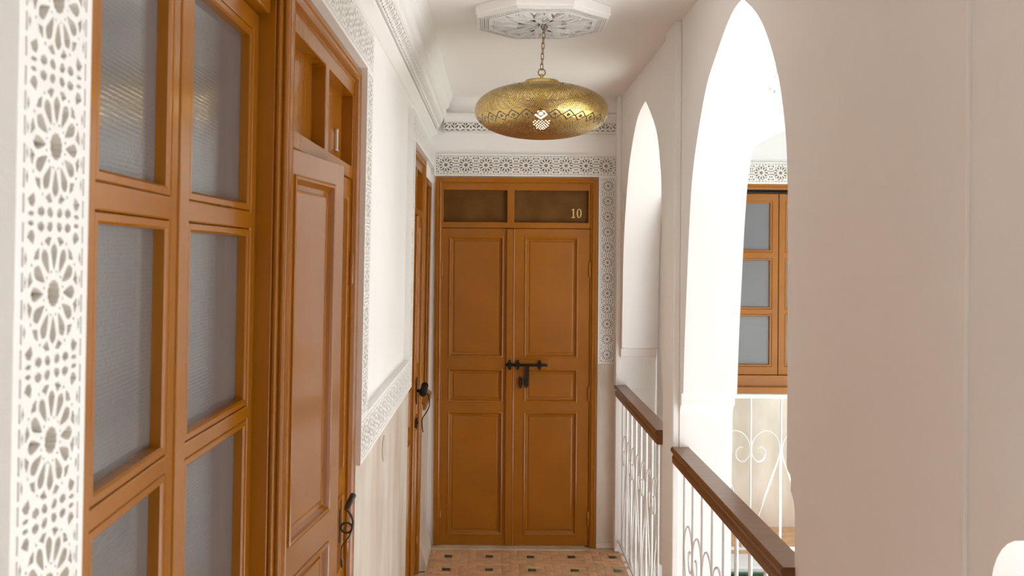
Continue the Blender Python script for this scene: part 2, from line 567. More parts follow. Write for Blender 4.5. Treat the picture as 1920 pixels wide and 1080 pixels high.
def stucco_band(world, u0, u1, v0, v1, depth, along='u', border=0.007, relief=0.008, skip=None, back='stucco_back', n=None, parent=None):
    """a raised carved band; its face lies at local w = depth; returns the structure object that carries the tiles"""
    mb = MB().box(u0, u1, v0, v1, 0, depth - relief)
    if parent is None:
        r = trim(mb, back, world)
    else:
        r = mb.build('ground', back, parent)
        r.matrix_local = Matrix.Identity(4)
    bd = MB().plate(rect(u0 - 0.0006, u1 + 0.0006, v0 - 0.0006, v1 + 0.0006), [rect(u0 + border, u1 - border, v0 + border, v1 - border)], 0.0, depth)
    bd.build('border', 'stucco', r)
    a0, a1, b0, b1 = (u0 + border, u1 - border, v0 + border, v1 - border)
    if along == 'u':
        s = b1 - b0
        n = n or max(1, round((a1 - a0) / s))
        st = (a1 - a0) / n
        for k in range(n):
            link('rosette_tile', ME_ROS, r, Matrix.Translation((a0 + (k + 0.5) * st, (b0 + b1) / 2, depth)) @ Matrix.Diagonal((st, s, relief, 1)))
    else:
        s = a1 - a0
        n = n or max(1, round((b1 - b0) / s))
        st = (b1 - b0) / n
        for k in range(n):
            link('rosette_tile', ME_ROS, r, Matrix.Translation(((a0 + a1) / 2, b0 + (k + 0.5) * st, depth)) @ Matrix.Diagonal((s, st, relief, 1)) @ Matrix.Rotation(PI / 2, 4, 'Z'))
    return r
LW = left_mat(XW, 0, 0)
DS = XS - XW
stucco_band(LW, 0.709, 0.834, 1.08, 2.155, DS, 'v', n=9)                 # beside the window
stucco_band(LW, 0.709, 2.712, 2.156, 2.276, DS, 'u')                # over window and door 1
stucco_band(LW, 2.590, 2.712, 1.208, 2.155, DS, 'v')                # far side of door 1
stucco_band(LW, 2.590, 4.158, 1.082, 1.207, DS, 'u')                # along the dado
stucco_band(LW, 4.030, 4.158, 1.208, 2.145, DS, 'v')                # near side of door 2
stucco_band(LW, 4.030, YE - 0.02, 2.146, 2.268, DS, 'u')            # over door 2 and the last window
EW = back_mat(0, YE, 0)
stucco_band(EW, -0.352, 0.684, 2.103, 2.226, 0.016, 'u', back='stucco_back_shaded')
stucco_band(EW, 0.581, 0.684, 1.045, 2.102, 0.016, 'v', back='stucco_back_shaded')

# frieze of interlaced leaves
def frieze_holes():
    H = []
    for s in (-1, 1):
        H.append([(s * x, y) for x, y in ((0.05, 0.10), (0.16, 0.20), (0.30, 0.26), (0.40, 0.20), (0.44, 0.10), (0.30, 0.13), (0.16, 0.06))])
        H.append([(s * x, y) for x, y in ((0.44, 0.30), (0.34, 0.42), (0.20, 0.52), (0.12, 0.66), (0.22, 0.74), (0.34, 0.64), (0.44, 0.52))])
        H.append([(s * x, y) for x, y in ((0.46, 0.62), (0.36, 0.72), (0.28, 0.86), (0.40, 0.92), (0.46, 0.92))])
        H.append([(s * x, y) for x, y in ((0.035, 0.80), (0.12, 0.84), (0.18, 0.92), (0.035, 0.94))])
    H.append([(0.0, 0.30), (0.08, 0.40), (0.05, 0.56), (0.0, 0.66), (-0.05, 0.56), (-0.08, 0.40)])
    H.append([(0.0, 0.03), (0.03, 0.06), (0.0, 0.10), (-0.03, 0.06)])
    return H
ME_FRZ = MB().plate(rect(-0.5, 0.5, 0.0, 1.0), frieze_holes(), -1.0, 0.0).mesh('frieze_tile', 'stucco')
# end cornice
er = trim(MB().box(-0.30, 0.675, 2.350, 2.44, 0.0, 0.012), 'stucco_back', EW)
n = 16
for k in range(n):
    st = 0.975 / n
    link('frieze_tile', ME_FRZ, er, Matrix.Translation((-0.30 + (k + 0.5) * st, 2.354, 0.024)) @ Matrix.Diagonal((st, 0.052, 0.012, 1)))
MB().box(-0.30, 0.675, 2.346, 2.353, 0.0, 0.028).build('fillet', 'stucco', er, bevel=0.002)
MB().add([(-0.30, 2.407, 0.0), (-0.30, 2.407, 0.026), (-0.30, 2.425, 0.030), (-0.30, 2.440, 0.045), (-0.30, 2.452, 0.045), (-0.30, 2.47, 0.0),
          (0.675, 2.407, 0.0), (0.675, 2.407, 0.026), (0.675, 2.425, 0.030), (0.675, 2.440, 0.045), (0.675, 2.452, 0.045), (0.675, 2.47, 0.0)],
         [(0, 1, 2, 3, 4, 5), (11, 10, 9, 8, 7, 6)] + [(i, (i + 1) % 6, (i + 1) % 6 + 6, i + 6) for i in range(6)]).build('moulding', 'stucco', er)
# left cornice: profile in (x, z), swept along the wall
prof = [(-0.40, 2.318), (-0.366, 2.318), (-0.350, 2.328), (-0.338, 2.336), (-0.334, 2.344), (-0.338, 2.352), (-0.343, 2.356), (-0.343, 2.362), (-0.318, 2.408), (-0.308, 2.409),
        (-0.304, 2.416), (-0.303, 2.426), (-0.292, 2.430), (-0.286, 2.438), (-0.284, 2.455), (-0.288, 2.472), (-0.270, 2.490), (-0.262, 2.52), (-0.250, 2.552), (-0.40, 2.552)]
m = len(prof)
lc = MB().add([(x, YB, z) for x, z in prof] + [(x, YE - 0.03, z) for x, z in prof],
              [tuple(range(m)), tuple(range(2 * m - 1, m - 1, -1))] + [(i, (i + 1) % m, (i + 1) % m + m, i + m) for i in range(m)])
lc = trim(lc, 'stucco', smooth=20)
p0, p1 = Vector((-0.343, 0, 2.362)), Vector((-0.318, 0, 2.408))
up = (p1 - p0)
ht = up.length
up.normalize()
nrm = Vector((0, 1, 0)).cross(up).normalized()
if nrm.x < 0: nrm = -nrm
# dark ground and leaf tiles on the sloping face
gm = MB()
y0c, y1c = 1.9, YE - 0.06
gr = [p0 + nrm * 0.002, p1 + nrm * 0.002]
gm.add([(gr[0].x, y0c, gr[0].z), (gr[1].x, y0c, gr[1].z), (gr[1].x, y1c, gr[1].z), (gr[0].x, y1c, gr[0].z),
        (p0.x, y0c, p0.z), (p1.x, y0c, p1.z), (p1.x, y1c, p1.z), (p0.x, y1c, p0.z)], [(0, 1, 2, 3), (7, 6, 5, 4), (0, 4, 5, 1), (1, 5, 6, 2), (2, 6, 7, 3), (3, 7, 4, 0)])
gm.build('ground', 'stucco_back_shaded', lc)
n = 56
st = (y1c - y0c) / n
for k in range(n):
    y = y0c + (k + 0.5) * st
    q = p0 + nrm * 0.012
    mt = Matrix(((0, up.x, nrm.x, q.x), (1, up.y, nrm.y, y), (0, up.z, nrm.z, q.z), (0, 0, 0, 1)))
    link('frieze_tile', ME_FRZ, lc, mt @ Matrix.Diagonal((st, ht, 0.010, 1)))

# ------------------------------------------------------------------ doors and windows
CASING = [(0, -0.10), (0, 0.0), (0.012, 0.0), (0.015, -0.003), (0.022, -0.003), (0.026, -0.001), (0.031, -0.004), (0.034, -0.012), (0.040, -0.013), (0.042, -0.10)]
PANEL = [(0.0, -0.002), (0.0, 0.003), (0.004, 0.0045), (0.008, 0.003), (0.011, -0.002), (0.017, -0.009), (0.026, -0.0105), (0.028, -0.0075), (0.032, -0.0065)]
PV = [(0.064, 0.764), (0.818, 1.009), (1.073, 1.761)]

def hinge(parent, u, v, w, name='hinge'):
    h = MB()
    h.tube([(u, v - 0.042, w), (u, v - 0.038, w), (u, v - 0.001, w)], [0.004, 0.0075, 0.0075], 10)
    h.tube([(u, v + 0.001, w), (u, v + 0.038, w), (u, v + 0.042, w)], [0.0075, 0.0075, 0.004], 10)
    return h.build(name, 'paint', parent, smooth=40)

def leaf(parent, u0, u1, v0, v1, k, margin, astragal=0, angle=0.0, hinge_left=True):
    """a three-panelled leaf; its own origin is on the hinge side"""
    w = u1 - u0
    a0, a1 = margin
    mb = MB()
    holes = [rect(a0 + 0.002, a1 - 0.002, p * k + 0.002 - v0, q * k - 0.002 - v0) for p, q in PV]
    mb.plate(rect(0, w, 0, v1 - v0), holes, -0.034, 0.0)
    o = mb.mesh('leaf', 'paint', bevel=None)
    lf = link('leaf', o, parent, Matrix.Translation((u0, v0, -0.018)))
    if angle:
        lf.matrix_local = Matrix.Translation((u0, v0, -0.018)) @ Matrix.Rotation(-angle, 4, 'Y')
    for p, q in PV:
        MB().rings(a0, a1, p * k - v0, q * k - v0, PANEL).build('panel', 'paint', lf)
    if astragal:
        x = w if astragal > 0 else 0
        s = MB()
        pr = [(-0.024, 0.0), (-0.024, 0.010), (-0.020, 0.014), (0.014, 0.014), (0.019, 0.017), (0.024, 0.014), (0.026, 0.0)]
        n = len(pr)
        s.add([(x + a, 0.004, b) for a, b in pr] + [(x + a, v1 - v0 - 0.004, b) for a, b in pr],
              [tuple(range(n)), tuple(range(2 * n - 1, n - 1, -1))] + [(i, (i + 1) % n, (i + 1) % n + n, i + n) for i in range(n)])
        s.build('meeting_strip', 'paint', lf, smooth=30)
    hu = 0.0 if hinge_left else w
    for v in (0.16, 0.87, 1.577):
        hinge(lf, hu, v * k - v0 + 0.0, 0.004)
    return lf

def double_door(name, world, W, H, mid, margins, open_left=0.0, tp='paint'):
    k = H / 2.098
    d = empty(name, world)
    tag(d, kind='structure')
    MB().uframe(W, H, CASING).build('casing', 'paint', d, smooth=25)
    bar0, bar1, top = 1.809 * k, 1.842 * k, 2.024 * k
    o0, o1 = 0.034, W - 0.042
    # transom grid
    g = MB().plate(rect(o0, o1, bar0, H - 0.03), [rect(o0 + 0.010, mid - 0.020, bar1, top), rect(mid + 0.020, o1 - 0.010, bar1, top)], -0.060, -0.014)
    g.build('transom_frame', 'paint', d, bevel=0.0025)
    panes = []
    for a, b in ((o0 + 0.008, mid - 0.018), (mid + 0.018, o1 - 0.008)):
        panes.append(MB().box(a, b, bar1 - 0.002, top + 0.002, -0.050, -0.044).build('transom_panel', tp, d))
    l = leaf(d, o0 + 0.002, mid - 0.001, 0.006, bar0 - 0.003, k, margins[0], 0, open_left, True)
    r = leaf(d, mid + 0.001, o1 - 0.001, 0.006, bar0 - 0.003, k, margins[1], -1, 0.0, False)
    return d, l, r, panes

# numerals, cut from plate
def digit_one(h):
    s = h
    return [(-0.20 * s, 0), (0.20 * s, 0), (0.20 * s, 0.07 * s), (0.07 * s, 0.10 * s), (0.07 * s, 1.0 * s), (0.02 * s, 1.0 * s), (-0.20 * s, 0.90 * s), (-0.20 * s, 0.84 * s), (-0.06 * s, 0.87 * s), (-0.06 * s, 0.10 * s), (-0.20 * s, 0.07 * s)]
def digit_zero(h):
    out = [(0.27 * h * math.cos(t), 0.5 * h + 0.5 * h * math.sin(t)) for t in [2 * PI * i / 28 for i in range(28)]]
    inn = [(0.145 * h * math.cos(t), 0.5 * h + 0.44 * h * math.sin(t)) for t in [2 * PI * i / 28 for i in range(28)]]
    return out, inn

# door 1: number 1, near leaf standing slightly open
d1, l1, r1, p1s = double_door('door_1', left_mat(XF, D1[0], 0), D1[1] - D1[0], D1[3], 0.436, ((0.055, 0.325), (0.075, 0.335)), 0.112)
one = MB().plate([(x * 1.7, y) for x, y in digit_one(0.058)], [], 0.0, 0.008).build('numeral', 'chrome', d1, bevel=0.0015)
one.matrix_local = Matrix.Translation((0.720, 1.912, -0.044))
tag(one, 'chrome numeral 1')
# door 2
d2, l2, r2, p2s = double_door('door_2', left_mat(XF, D2[0], 0), D2[1] - D2[0], D2[3], 0.42, ((0.065, 0.320), (0.065, 0.310)), 0.0)
# door 3: number 10
d3, l3, r3, p3s = double_door('door_3', back_mat(-0.345, YE - 0.012, 0), 0.921, 2.098, 0.427, ((0.042, 0.352), (0.081, 0.384)), 0.0, 'paint_panel')
nm = empty('numeral', Matrix.Identity(4))
bpy.data.objects.remove(nm)
num = MB()
num.plate([(x + 0.785, y + 1.871) for x, y in digit_one(0.052)], [], 0.0, 0.006)
zo, zi = digit_zero(0.052)
num.plate([(x + 0.818, y + 1.871) for x, y in zo], [[(x + 0.818, y + 1.871) for x, y in zi]], 0.0, 0.006)
num = num.build('numeral', 'gold_paint', d3)
num.matrix_local = Matrix.Translation((0, 0, -0.044))
tag(num, 'gold numeral 10')

# --- lever handle of door 1 (on the shut leaf) and of door 2
def lever_handle(parent, u, v, w, s=1.0, mat='lever'):
    pl = [(-0.011, -0.062), (-0.006, -0.075), (0, -0.080), (0.006, -0.075), (0.011, -0.062), (0.007, -0.045), (0.010, -0.02), (0.010, 0.02), (0.007, 0.045), (0.011, 0.062), (0.006, 0.075),
          (0, 0.080), (-0.006, 0.075), (-0.011, 0.062), (-0.007, 0.045), (-0.010, 0.02), (-0.010, -0.02), (-0.007, -0.045)]
    h = MB()
    h.plate(pl, [], 0.0, 0.005)
    # scrolling grip: from the plate out, ring, up to the thumb roll
    ring = [(0, -0.006 + 0.024 * math.sin(t), 0.034 + 0.026 * math.cos(t)) for t in [2 * PI * i / 20 for i in range(20)]]
    h.tube(ring, 0.005, 8, closed=True)
    arm = spline([(0, -0.01, 0.060), (0, 0.02, 0.064), (0, 0.05, 0.056), (0, 0.075, 0.038), (0, 0.090, 0.026)], 5)
    h.tube(arm, [0.006] * len(arm), 8)
    h.tube([(0, 0.080, 0.026), (0, 0.092, 0.034), (0, 0.098, 0.038), (0, 0.150, 0.064), (0, 0.156, 0.067)], [0.008, 0.012, 0.014, 0.015, 0.010], 12)
    tail = spline([(0, -0.012, 0.060), (0, -0.04, 0.050), (0, -0.072, 0.030), (0, -0.095, 0.014), (0, -0.125, 0.012), (0, -0.150, 0.012)], 4)
    h.tube(tail, 0.0035, 6)
    h.tube([(0, -0.150, 0.012), (0, -0.165, 0.014), (0, -0.190, 0.016), (0, -0.200, 0.018)], [0.003, 0.007, 0.006, 0.001], 8)
    o = h.mesh('handle', mat, smooth=40)
    o = link('handle', o, parent, Matrix.Translation((u, v, w)) @ Matrix.Scale(s, 4))
    return tag(o, 'black wrought-iron lever handle')
lever_handle(d1, 0.742, 0.955, -0.018, 0.54)

h = MB()
h.plate([(-0.012, -0.05), (0, -0.065), (0.012, -0.05), (0.012, 0.05), (0, 0.065), (-0.012, 0.05)], [], 0.0, 0.004)
h.tube([(0, 0, 0.004), (0, 0.002, 0.03)], 0.008, 10)
h.tube([(-0.03, -0.010, 0.034), (-0.022, -0.008, 0.034), (0.03, 0.012, 0.036), (0.05, 0.018, 0.036)], [0.014, 0.019, 0.017, 0.012], 12)
h.tube([(0.052, 0.018, 0.036), (0.060, 0.020, 0.036)], [0.018, 0.014], 12)
wire = spline([(0.02, 0.0, 0.040), (0.03, -0.03, 0.058), (0.02, -0.075, 0.062), (0.01, -0.11, 0.045), (0.01, -0.135, 0.030), (0.01, -0.17, 0.030), (0.012, -0.20, 0.034)], 5)
h.tube(wire, 0.003, 6)
o = link('handle', h.mesh('handle', 'iron', smooth=40), d2, Matrix.Translation((0.445, 1.00, 0.0)))
tag(o, 'black iron turning latch with a drop lever')
h = MB()
h.plate(rect(-0.022, 0.022, -0.022, 0.022), [[polar(0.008, 2 * PI * i / 12) for i in range(12)]], 0.0, 0.006)
h.tube([(0, 0, 0.0), (0, 0, 0.012)], 0.006, 8)
tag(link('latch_plate', h.mesh('latch_plate', 'iron'), d2, Matrix.Translation((0.455, 0.846, 0.0))), 'small black iron latch plate')

# --- sliding bolt across the end door
def gpx(x, y):
    return ((x - 815) / 330.0, (1024.5 - y) / 330.0)
bz = -0.004
def bolt_bracket(x):
    u, v = gpx(x, 683.5)
    b = MB()
    b.plate([(u - 0.009, v - 0.022), (u, v - 0.031), (u + 0.009, v - 0.022), (u + 0.007, v - 0.012), (u + 0.010, v), (u + 0.007, v + 0.012), (u + 0.009, v + 0.022), (u, v + 0.031), (u - 0.009, v + 0.022), (u - 0.007, v + 0.012), (u - 0.010, v), (u - 0.007, v - 0.012)], [], bz, bz + 0.006)
    b.tube([(u - 0.010, v, bz + 0.012), (u + 0.010, v, bz + 0.012)], 0.012, 12)
    return b
bolt = MB()
u0, v0 = gpx(948, 683.5)
u1, _ = gpx(1026, 683.5)
bolt.tube([(u0, v0, bz + 0.014), (u0 + 0.004, v0, bz + 0.014), (u1, v0, bz + 0.014)], [0.004, 0.0075, 0.0075], 10)
us, vs_ = gpx(988.5, 684)
ue, ve = gpx(987, 727)
bolt.plate([(us - 0.0125, vs_), (us + 0.012, vs_), (us + 0.010, (vs_ + ve) / 2), (ue + 0.0125, (vs_ + ve) / 2 - 0.012), (ue + 0.012, ve + 0.014), (ue, ve), (ue - 0.012, ve + 0.014), (ue - 0.0105, (vs_ + ve) / 2 - 0.012), (us - 0.012, (vs_ + ve) / 2)], [], bz + 0.012, bz + 0.020)
bolt = bolt.build('sliding_bolt', 'iron', d3, smooth=40)
tag(bolt, 'black iron sliding bolt with a hanging hasp')
for x in (956, 971, 1012):
    bolt_bracket(x).build('bracket', 'iron', bolt, smooth=40)
ku, kv = gpx(976.5, 717)
key = MB().plate([(ku - 0.010, kv - 0.022), (ku, kv - 0.034), (ku + 0.010, kv - 0.022), (ku + 0.010, kv + 0.022), (ku, kv + 0.034), (ku - 0.010, kv + 0.022)],
                 [[(ku - 0.004, kv - 0.016), (ku + 0.004, kv - 0.016), (ku + 0.004, kv + 0.012), (ku, kv + 0.016), (ku - 0.004, kv + 0.012)]], bz - 0.016, bz + 0.002).build('keyhole_plate', 'iron', d3)
blk = MB().box(gpx(972, 0)[0], gpx(1031, 0)[0], gpx(0, 693)[1], gpx(0, 674)[1], -0.020, -0.009).build('bolt_block', 'paint', d3, bevel=0.002)

# --- windows with stamped glass
WCAS = [(0, -0.12), (0, 0.0), (0.010, 0.0), (0.013, -0.003), (0.0165, -0.003)]
WCAS += [(0.0225 + 0.0062 * math.cos(t), -0.0055 + 0.0062 * math.sin(t)) for t in [math.radians(150 - 160 * i / 8) for i in range(9)]]
WCAS += [(0.0285 + 0.0062 * math.cos(t), -0.0165 + 0.0062 * math.sin(t)) for t in [math.radians(110 - 170 * i / 8) for i in range(9)]]
WCAS += [(0.0335, -0.024), (0.0335, -0.12)]
def sash(parent, u0, w, v0, v1, stile_l, stile_r, rails, wz, angle=0.0, hinge_left=True):
    holes, edges = [], [0.0]
    cuts = []
    z = 0
    for a, b in rails:
        cuts.append((z, a))
        z = b
    cells = [(rails[i][1], rails[i + 1][0]) for i in range(len(rails) - 1)]
    mb = MB().plate(rect(0, w, 0, v1 - v0), [rect(stile_l - 0.014, w - stile_r + 0.014, a - v0 - 0.014, b - v0 + 0.014) for a, b in cells], -0.036, 0.0)
    s = link('sash', mb.mesh('sash', 'paint', bevel=0.0022), parent, Matrix.Translation((u0, v0, wz)) @ Matrix.Rotation(-angle, 4, 'Y'))
    for a, b in cells:
        MB().rings(stile_l - 0.0133, w - stile_r + 0.0133, a - v0 - 0.0133, b - v0 + 0.0133, [(0.0, -0.03), (0.0, -0.003), (0.0015, -0.001), (0.0095, -0.001), (0.0125, -0.004), (0.0125, -0.03)], cap=False).build('bead', 'paint', s)
        MB().box(stile_l - 0.004, w - stile_r + 0.004, a - v0 - 0.004, b - v0 + 0.004, -0.022, -0.018).build('pane', 'glass', s)
    return s

RAILS = [(1.00, 1.07), (1.354, 1.4045), (1.679, 1.7365), (2.019, 2.066)]
def window(name, world, W, v0, v1):
    w = empty(name, world)
    tag(w, kind='structure')
    MB().rings(0, W, v0, v1, WCAS, cap=False).build('casing', 'paint', w, smooth=25)
    return w
wn1 = window('window_1', left_mat(XF, W1[0], 0), W1[1] - W1[0] - 0.001, W1[2], W1[3])
# right casement shut, left casement a touch ajar towards the room
sash(wn1, 1.270 - W1[0], 0.403, 1.00 - 0.0, 2.066, 0.056, 0.047, RAILS, -0.050, 0.0)
sash(wn1, 0.900 - W1[0], 0.364, 1.00 - 0.0, 2.066, 0.080, 0.044, RAILS, -0.030, -0.0552)
MB().box(0.04, W1[1] - W1[0] - 0.04, W1[2] + 0.03, 0.998, -0.10, -0.02).build('bottom_rail', 'paint', wn1, bevel=0.003)
MB().box(0.045, W1[1] - W1[0] - 0.045, 2.068, W1[3] - 0.04, -0.10, -0.03).build('head_rail', 'paint', wn1, bevel=0.003)
# curtain behind the glass
def curtain(parent, u0, u1, v0, v1, w, n, amp, mat='curtain'):
    m = n * 6
    pts = [(u0 + (u1 - u0) * i / m, w + amp * math.sin(i * 2 * PI / 6 + 0.6 * math.sin(i)) * 0.5) for i in range(m + 1)]
    mb = MB()
    mb.add([(u, v0, a) for u, a in pts] + [(u, v1, a) for u, a in pts] + [(u, v0, a - 0.004) for u, a in pts] + [(u, v1, a - 0.004) for u, a in pts],
           [(i, i + 1, i + m + 2, i + m + 1) for i in range(m)] + [(i + 2 * m + 2, i + 2 * m + 3, i + 3 * m + 4, i + 3 * m + 3) for i in range(m)])
    return mb.build('curtain', mat, parent, smooth=60)
curtain(wn1, 0.06, 0.82, 0.95, 2.08, -0.16, 7, 0.03)
wn2 = window('window_2', left_mat(XF, W2[0] + 0.001, 0), W2[1] - W2[0] - 0.002, W2[2], W2[3])
R2 = [(0.93, 0.99), (1.28, 1.33), (1.61, 1.66), (1.955, 2.005)]
sash(wn2, 0.052, 0.165, 0.93, 2.005, 0.035, 0.030, R2, -0.050)
sash(wn2, 0.219, 0.165, 0.93, 2.005, 0.030, 0.035, R2, -0.050)
MB().add([(0.0, W2[2] - 0.03, 0.0), (0.438, W2[2] - 0.03, 0.0), (0.438, W2[2] + 0.02, 0.0), (0.0, W2[2] + 0.02, 0.0), (0.0, W2[2] - 0.03, 0.018), (0.438, W2[2] - 0.03, 0.018), (0.438, W2[2] + 0.005, 0.022), (0.0, W2[2] + 0.005, 0.022)],
         [(0, 3, 2, 1), (4, 5, 6, 7), (0, 1, 5, 4), (1, 2, 6, 5), (2, 3, 7, 6), (3, 0, 4, 7)]).build('sill', 'paint', wn2, bevel=0.003)

# ------------------------------------------------------------------ courtyard
YA = 5.15                              # front of the cross arcade
def arch_profile(x0, x1, zc=1.147):
    c, h = (x0 + x1) / 2, (x1 - x0) / 2
    sh = [(1.0, 1.147), (0.995, 1.45), (0.97, 1.72), (0.90, 1.95), (0.75, 2.14), (0.52, 2.27), (0.25, 2.35), (0.0, 2.385)]
    L = [(c + h * a, z) for a, z in sh] + [(c - h * a, z) for a, z in reversed(sh[:-1])]
    return L
B1 = arch_loop(arch_profile(1.12, 2.36), [(a, b) for a, b in STEPS])
B2 = arch_loop(arch_profile(2.62, 3.72), STEPS)
wb = MB().plate(rect(0.902, 3.95, -0.5, PAR), [B1, B2], 0.0, 0.20, lambda a, b, c: (a, YA + c, b))
o = wb.build('wall_courtyard', 'plaster_court', smooth=25)
tag(o, kind='structure')
g = MB()
wall_strips(g, 0.95, 4.0, 0.0, CEIL, [(1.385, 2.10, 0.812, 2.105)], -0.10, 0.0)
o = g.build('wall_gallery', 'plaster_court')
o.matrix_world = back_mat(0, 5.9, 0)
tag(o, kind='structure')
MB().box(0.95, 4.0, 0.0, 0.80, 0.0, 0.008).build('dado', 'tadelakt', o)
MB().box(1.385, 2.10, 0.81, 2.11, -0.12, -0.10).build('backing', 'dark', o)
GW = back_mat(0, 5.9, 0)
stucco_band(GW, 1.20, 2.40, 2.107, 2.237, 0.016, 'u', back='stucco_back_shaded')
trim(MB().box(0.905, 3.945, YA - 0.75, YA - 0.001, 3.02, 3.10), 'plaster_court', bevel=0.004)      # unseen eave added to keep sun off the gallery behind the cross arcade
gfl = MB().box(0.901, 4.0, YA + 0.001, 6.0, -0.14, -0.001).build('floor_gallery', 'brick_field')
tag(gfl, kind='structure')
gce = MB().box(0.901, 4.0, YA + 0.201, 6.0, CEIL, CEIL + 0.14).build('ceiling_gallery', 'plaster_court')
tag(gce, kind='structure')
tag(MB().box(0.90, 0.95, YE + 0.101, 6.0, 0, CEIL).build('wall_gallery_left', 'plaster_court'), kind='structure')
tag(MB().box(3.95, 4.05, YB, 6.0, -0.5, 4.2).build('wall_courtyard_right', 'plaster_court'), kind='structure')  # unseen; built tall to block low sky
tag(MB().box(0.902, 3.95, -1.5, -1.4, -0.5, 1.2).build('wall_courtyard_front', 'plaster_court'), kind='structure')  # unseen; kept low so sun reaches the courtyard floor
tag(MB().box(0.902, 3.95, -1.4, YA, -0.5, -0.35).build('floor_courtyard_bounce', 'court_floor'), kind='structure')  # unseen; raised and made pale to bounce sun up to the ceiling
# slab edge and the turf bed below it
trim(MB().box(0.905, 3.945, YA - 0.05, YA - 0.001, -0.020, 0.0), 'plaster_court', bevel=0.003)
bed = MB().box(1.05, 3.9, 4.45, YA - 0.052, -0.35, -0.034).build('turf_bed', 'court_floor')
tag(bed, 'low pale kerbed bed of green turf at the foot of the courtyard wall', 'turf bed')
gb = MB()
for k in range(9000):
    x, y = random.uniform(1.08, 2.2), random.uniform(4.75, YA - 0.062)
    a_, h_ = random.uniform(0, PI), random.uniform(0.010, 0.020)
    dx_, dy_ = 0.0016 * math.cos(a_), 0.0016 * math.sin(a_)
    lx, ly = random.uniform(-0.006, 0.006), random.uniform(-0.006, 0.006)
    gb.add([(x - dx_, y - dy_, -0.030), (x + dx_, y + dy_, -0.030), (x + lx, y + ly, -0.030 + h_ * 0.6)], [(0, 1, 2)])
gb.box(1.07, 3.88, 4.47, YA - 0.055, -0.035, -0.028)
tag(gb.build('turf', 'green', bed), kind='stuff')
# carved band high on the courtyard wall
fr = trim(MB().box(0.91, 3.9, YA - 0.012, YA - 0.001, 2.50, 2.86), 'plaster_court')
for k in range(6):
    for j in range(1):
        link('frieze_tile', ME_FRZ, fr, Matrix.Translation((1.0 + k * 0.24, YA - 0.024, 2.52)) @ R_BACK @ Matrix.Diagonal((0.24, 0.30, 0.012, 1)))
# window across the courtyard
wn3 = window('window_3', back_mat(1.385, 5.9, 0), 0.715, 0.812, 2.105)
R3 = [(0.93, 0.994), (1.289, 1.348), (1.634, 1.70), (1.988, 2.045)]
sash(wn3, 0.052, 0.304, 0.93, 2.045, 0.05, 0.052, R3, -0.020)
sash(wn3, 0.360, 0.304, 0.93, 2.045, 0.052, 0.05, R3, -0.020)
MB().box(0.0, 0.715, 0.80, 0.86, -0.02, 0.022).build('sill', 'paint', wn3, bevel=0.005)
MB().box(0.04, 0.675, 0.855, 0.928, -0.05, -0.008).build('bottom_rail', 'paint', wn3, bevel=0.003)
curtain(wn3, 0.06, 0.66, 0.9, 2.06, -0.075, 5, 0.02)

# ------------------------------------------------------------------ balustrades
RP = [(-0.031, 0.060), (0.031, 0.060), (0.036, 0.055), (0.037, 0.046), (0.034, 0.039), (0.028, 0.034), (0.028, 0.028), (0.032, 0.022), (0.030, 0.0), (-0.030, 0.0), (-0.032, 0.022), (-0.028, 0.028), (-0.028, 0.034), (-0.034, 0.039), (-0.037, 0.046), (-0.036, 0.055)]
def sweep(mb, prof, a0, a1, off, z):
    n = len(prof)
    mb.add([(a0, off + x, z + y) for x, y in prof] + [(a1, off + x, z + y) for x, y in prof],
           [tuple(range(n)), tuple(range(2 * n - 1, n - 1, -1))] + [(i, (i + 1) % n, (i + 1) % n + n, i + n) for i in range(n)])

HEART = [(14, 831), (19, 829), (25, 832), (28, 840), (26, 850), (19, 856), (11, 855), (4, 847), (1.5, 835), (4, 818), (14, 804), (29, 798), (43, 804), (52, 818), (55, 835), (52, 853), (42, 884), (28, 927), (15, 968), (6, 1000), (3, 1018), (6, 1030), (12, 1032), (15, 1026), (11, 1021)]
def balustrade(name, world, L, bars, hearts, label, wood=True, ztop=0.872, pitch=0.155):
    """local: x along, y across, z up"""
    t = empty(name, world)
    tag(t, label, 'balustrade')
    if wood:
        mb = MB()
        sweep(mb, RP, 0.0, L, 0.0, ztop)
        mb.build('handrail', 'rail_wood', t, smooth=35)
        MB().box(0.0, L, -0.012, 0.012, ztop - 0.010, ztop - 0.0005).build('flat_bar', 'white_metal', t)
        zt = ztop - 0.010
    else:
        MB().box(0.0, L, -0.015, 0.015, ztop - 0.022, ztop).build('top_rail', 'white_metal', t, bevel=0.002)
        zt = ztop - 0.022
    MB().box(0.0, L, -0.010, 0.010, 0.055, 0.067).build('bottom_bar', 'white_metal', t)
    me_b = MB().tube([(0, 0, 0.067), (0, 0, zt)], 0.0062, 8).mesh('baluster', 'white_metal', smooth=40)
    for b in bars:
        link('baluster', me_b, t, Matrix.Translation((b, 0, 0)))
    z835 = zt - 0.285
    for b in hearts:
        for s in (-1, 1):
            end = b + s * pitch
            if end < -0.02 or end > L + 0.02:
                continue
            foot = 0.10
            pts = []
            for px, py in HEART:
                z = z835 + (835 - py) * pitch / 57.0
                if py > 850 and px > 28 or py > 880:
                    zb = z835 + (835 - 850) * pitch / 57.0
                    z = zb + (foot - zb) * (py - 850) / (1018 - 850)
                pts.append((b + s * px * pitch / 57.0, 0, z))
            sp = spline(pts, 4)
            MB().tube(sp, 0.0040, 6).build('scroll', 'white_metal', t, smooth=60)
    return t
XR = 0.704
def rail_mat(y):
    return Matrix.Translation((XR, y, 0)) @ Matrix.Rotation(PI / 2, 4, 'Z')
y0 = A2[-1][0] - 0.073 + 0.003
y1 = A2[0][0] + 0.073 - 0.003
bars = [3.545, 3.393, 3.241, 3.089, 2.937, 2.785, 2.633, 2.481, 2.329]
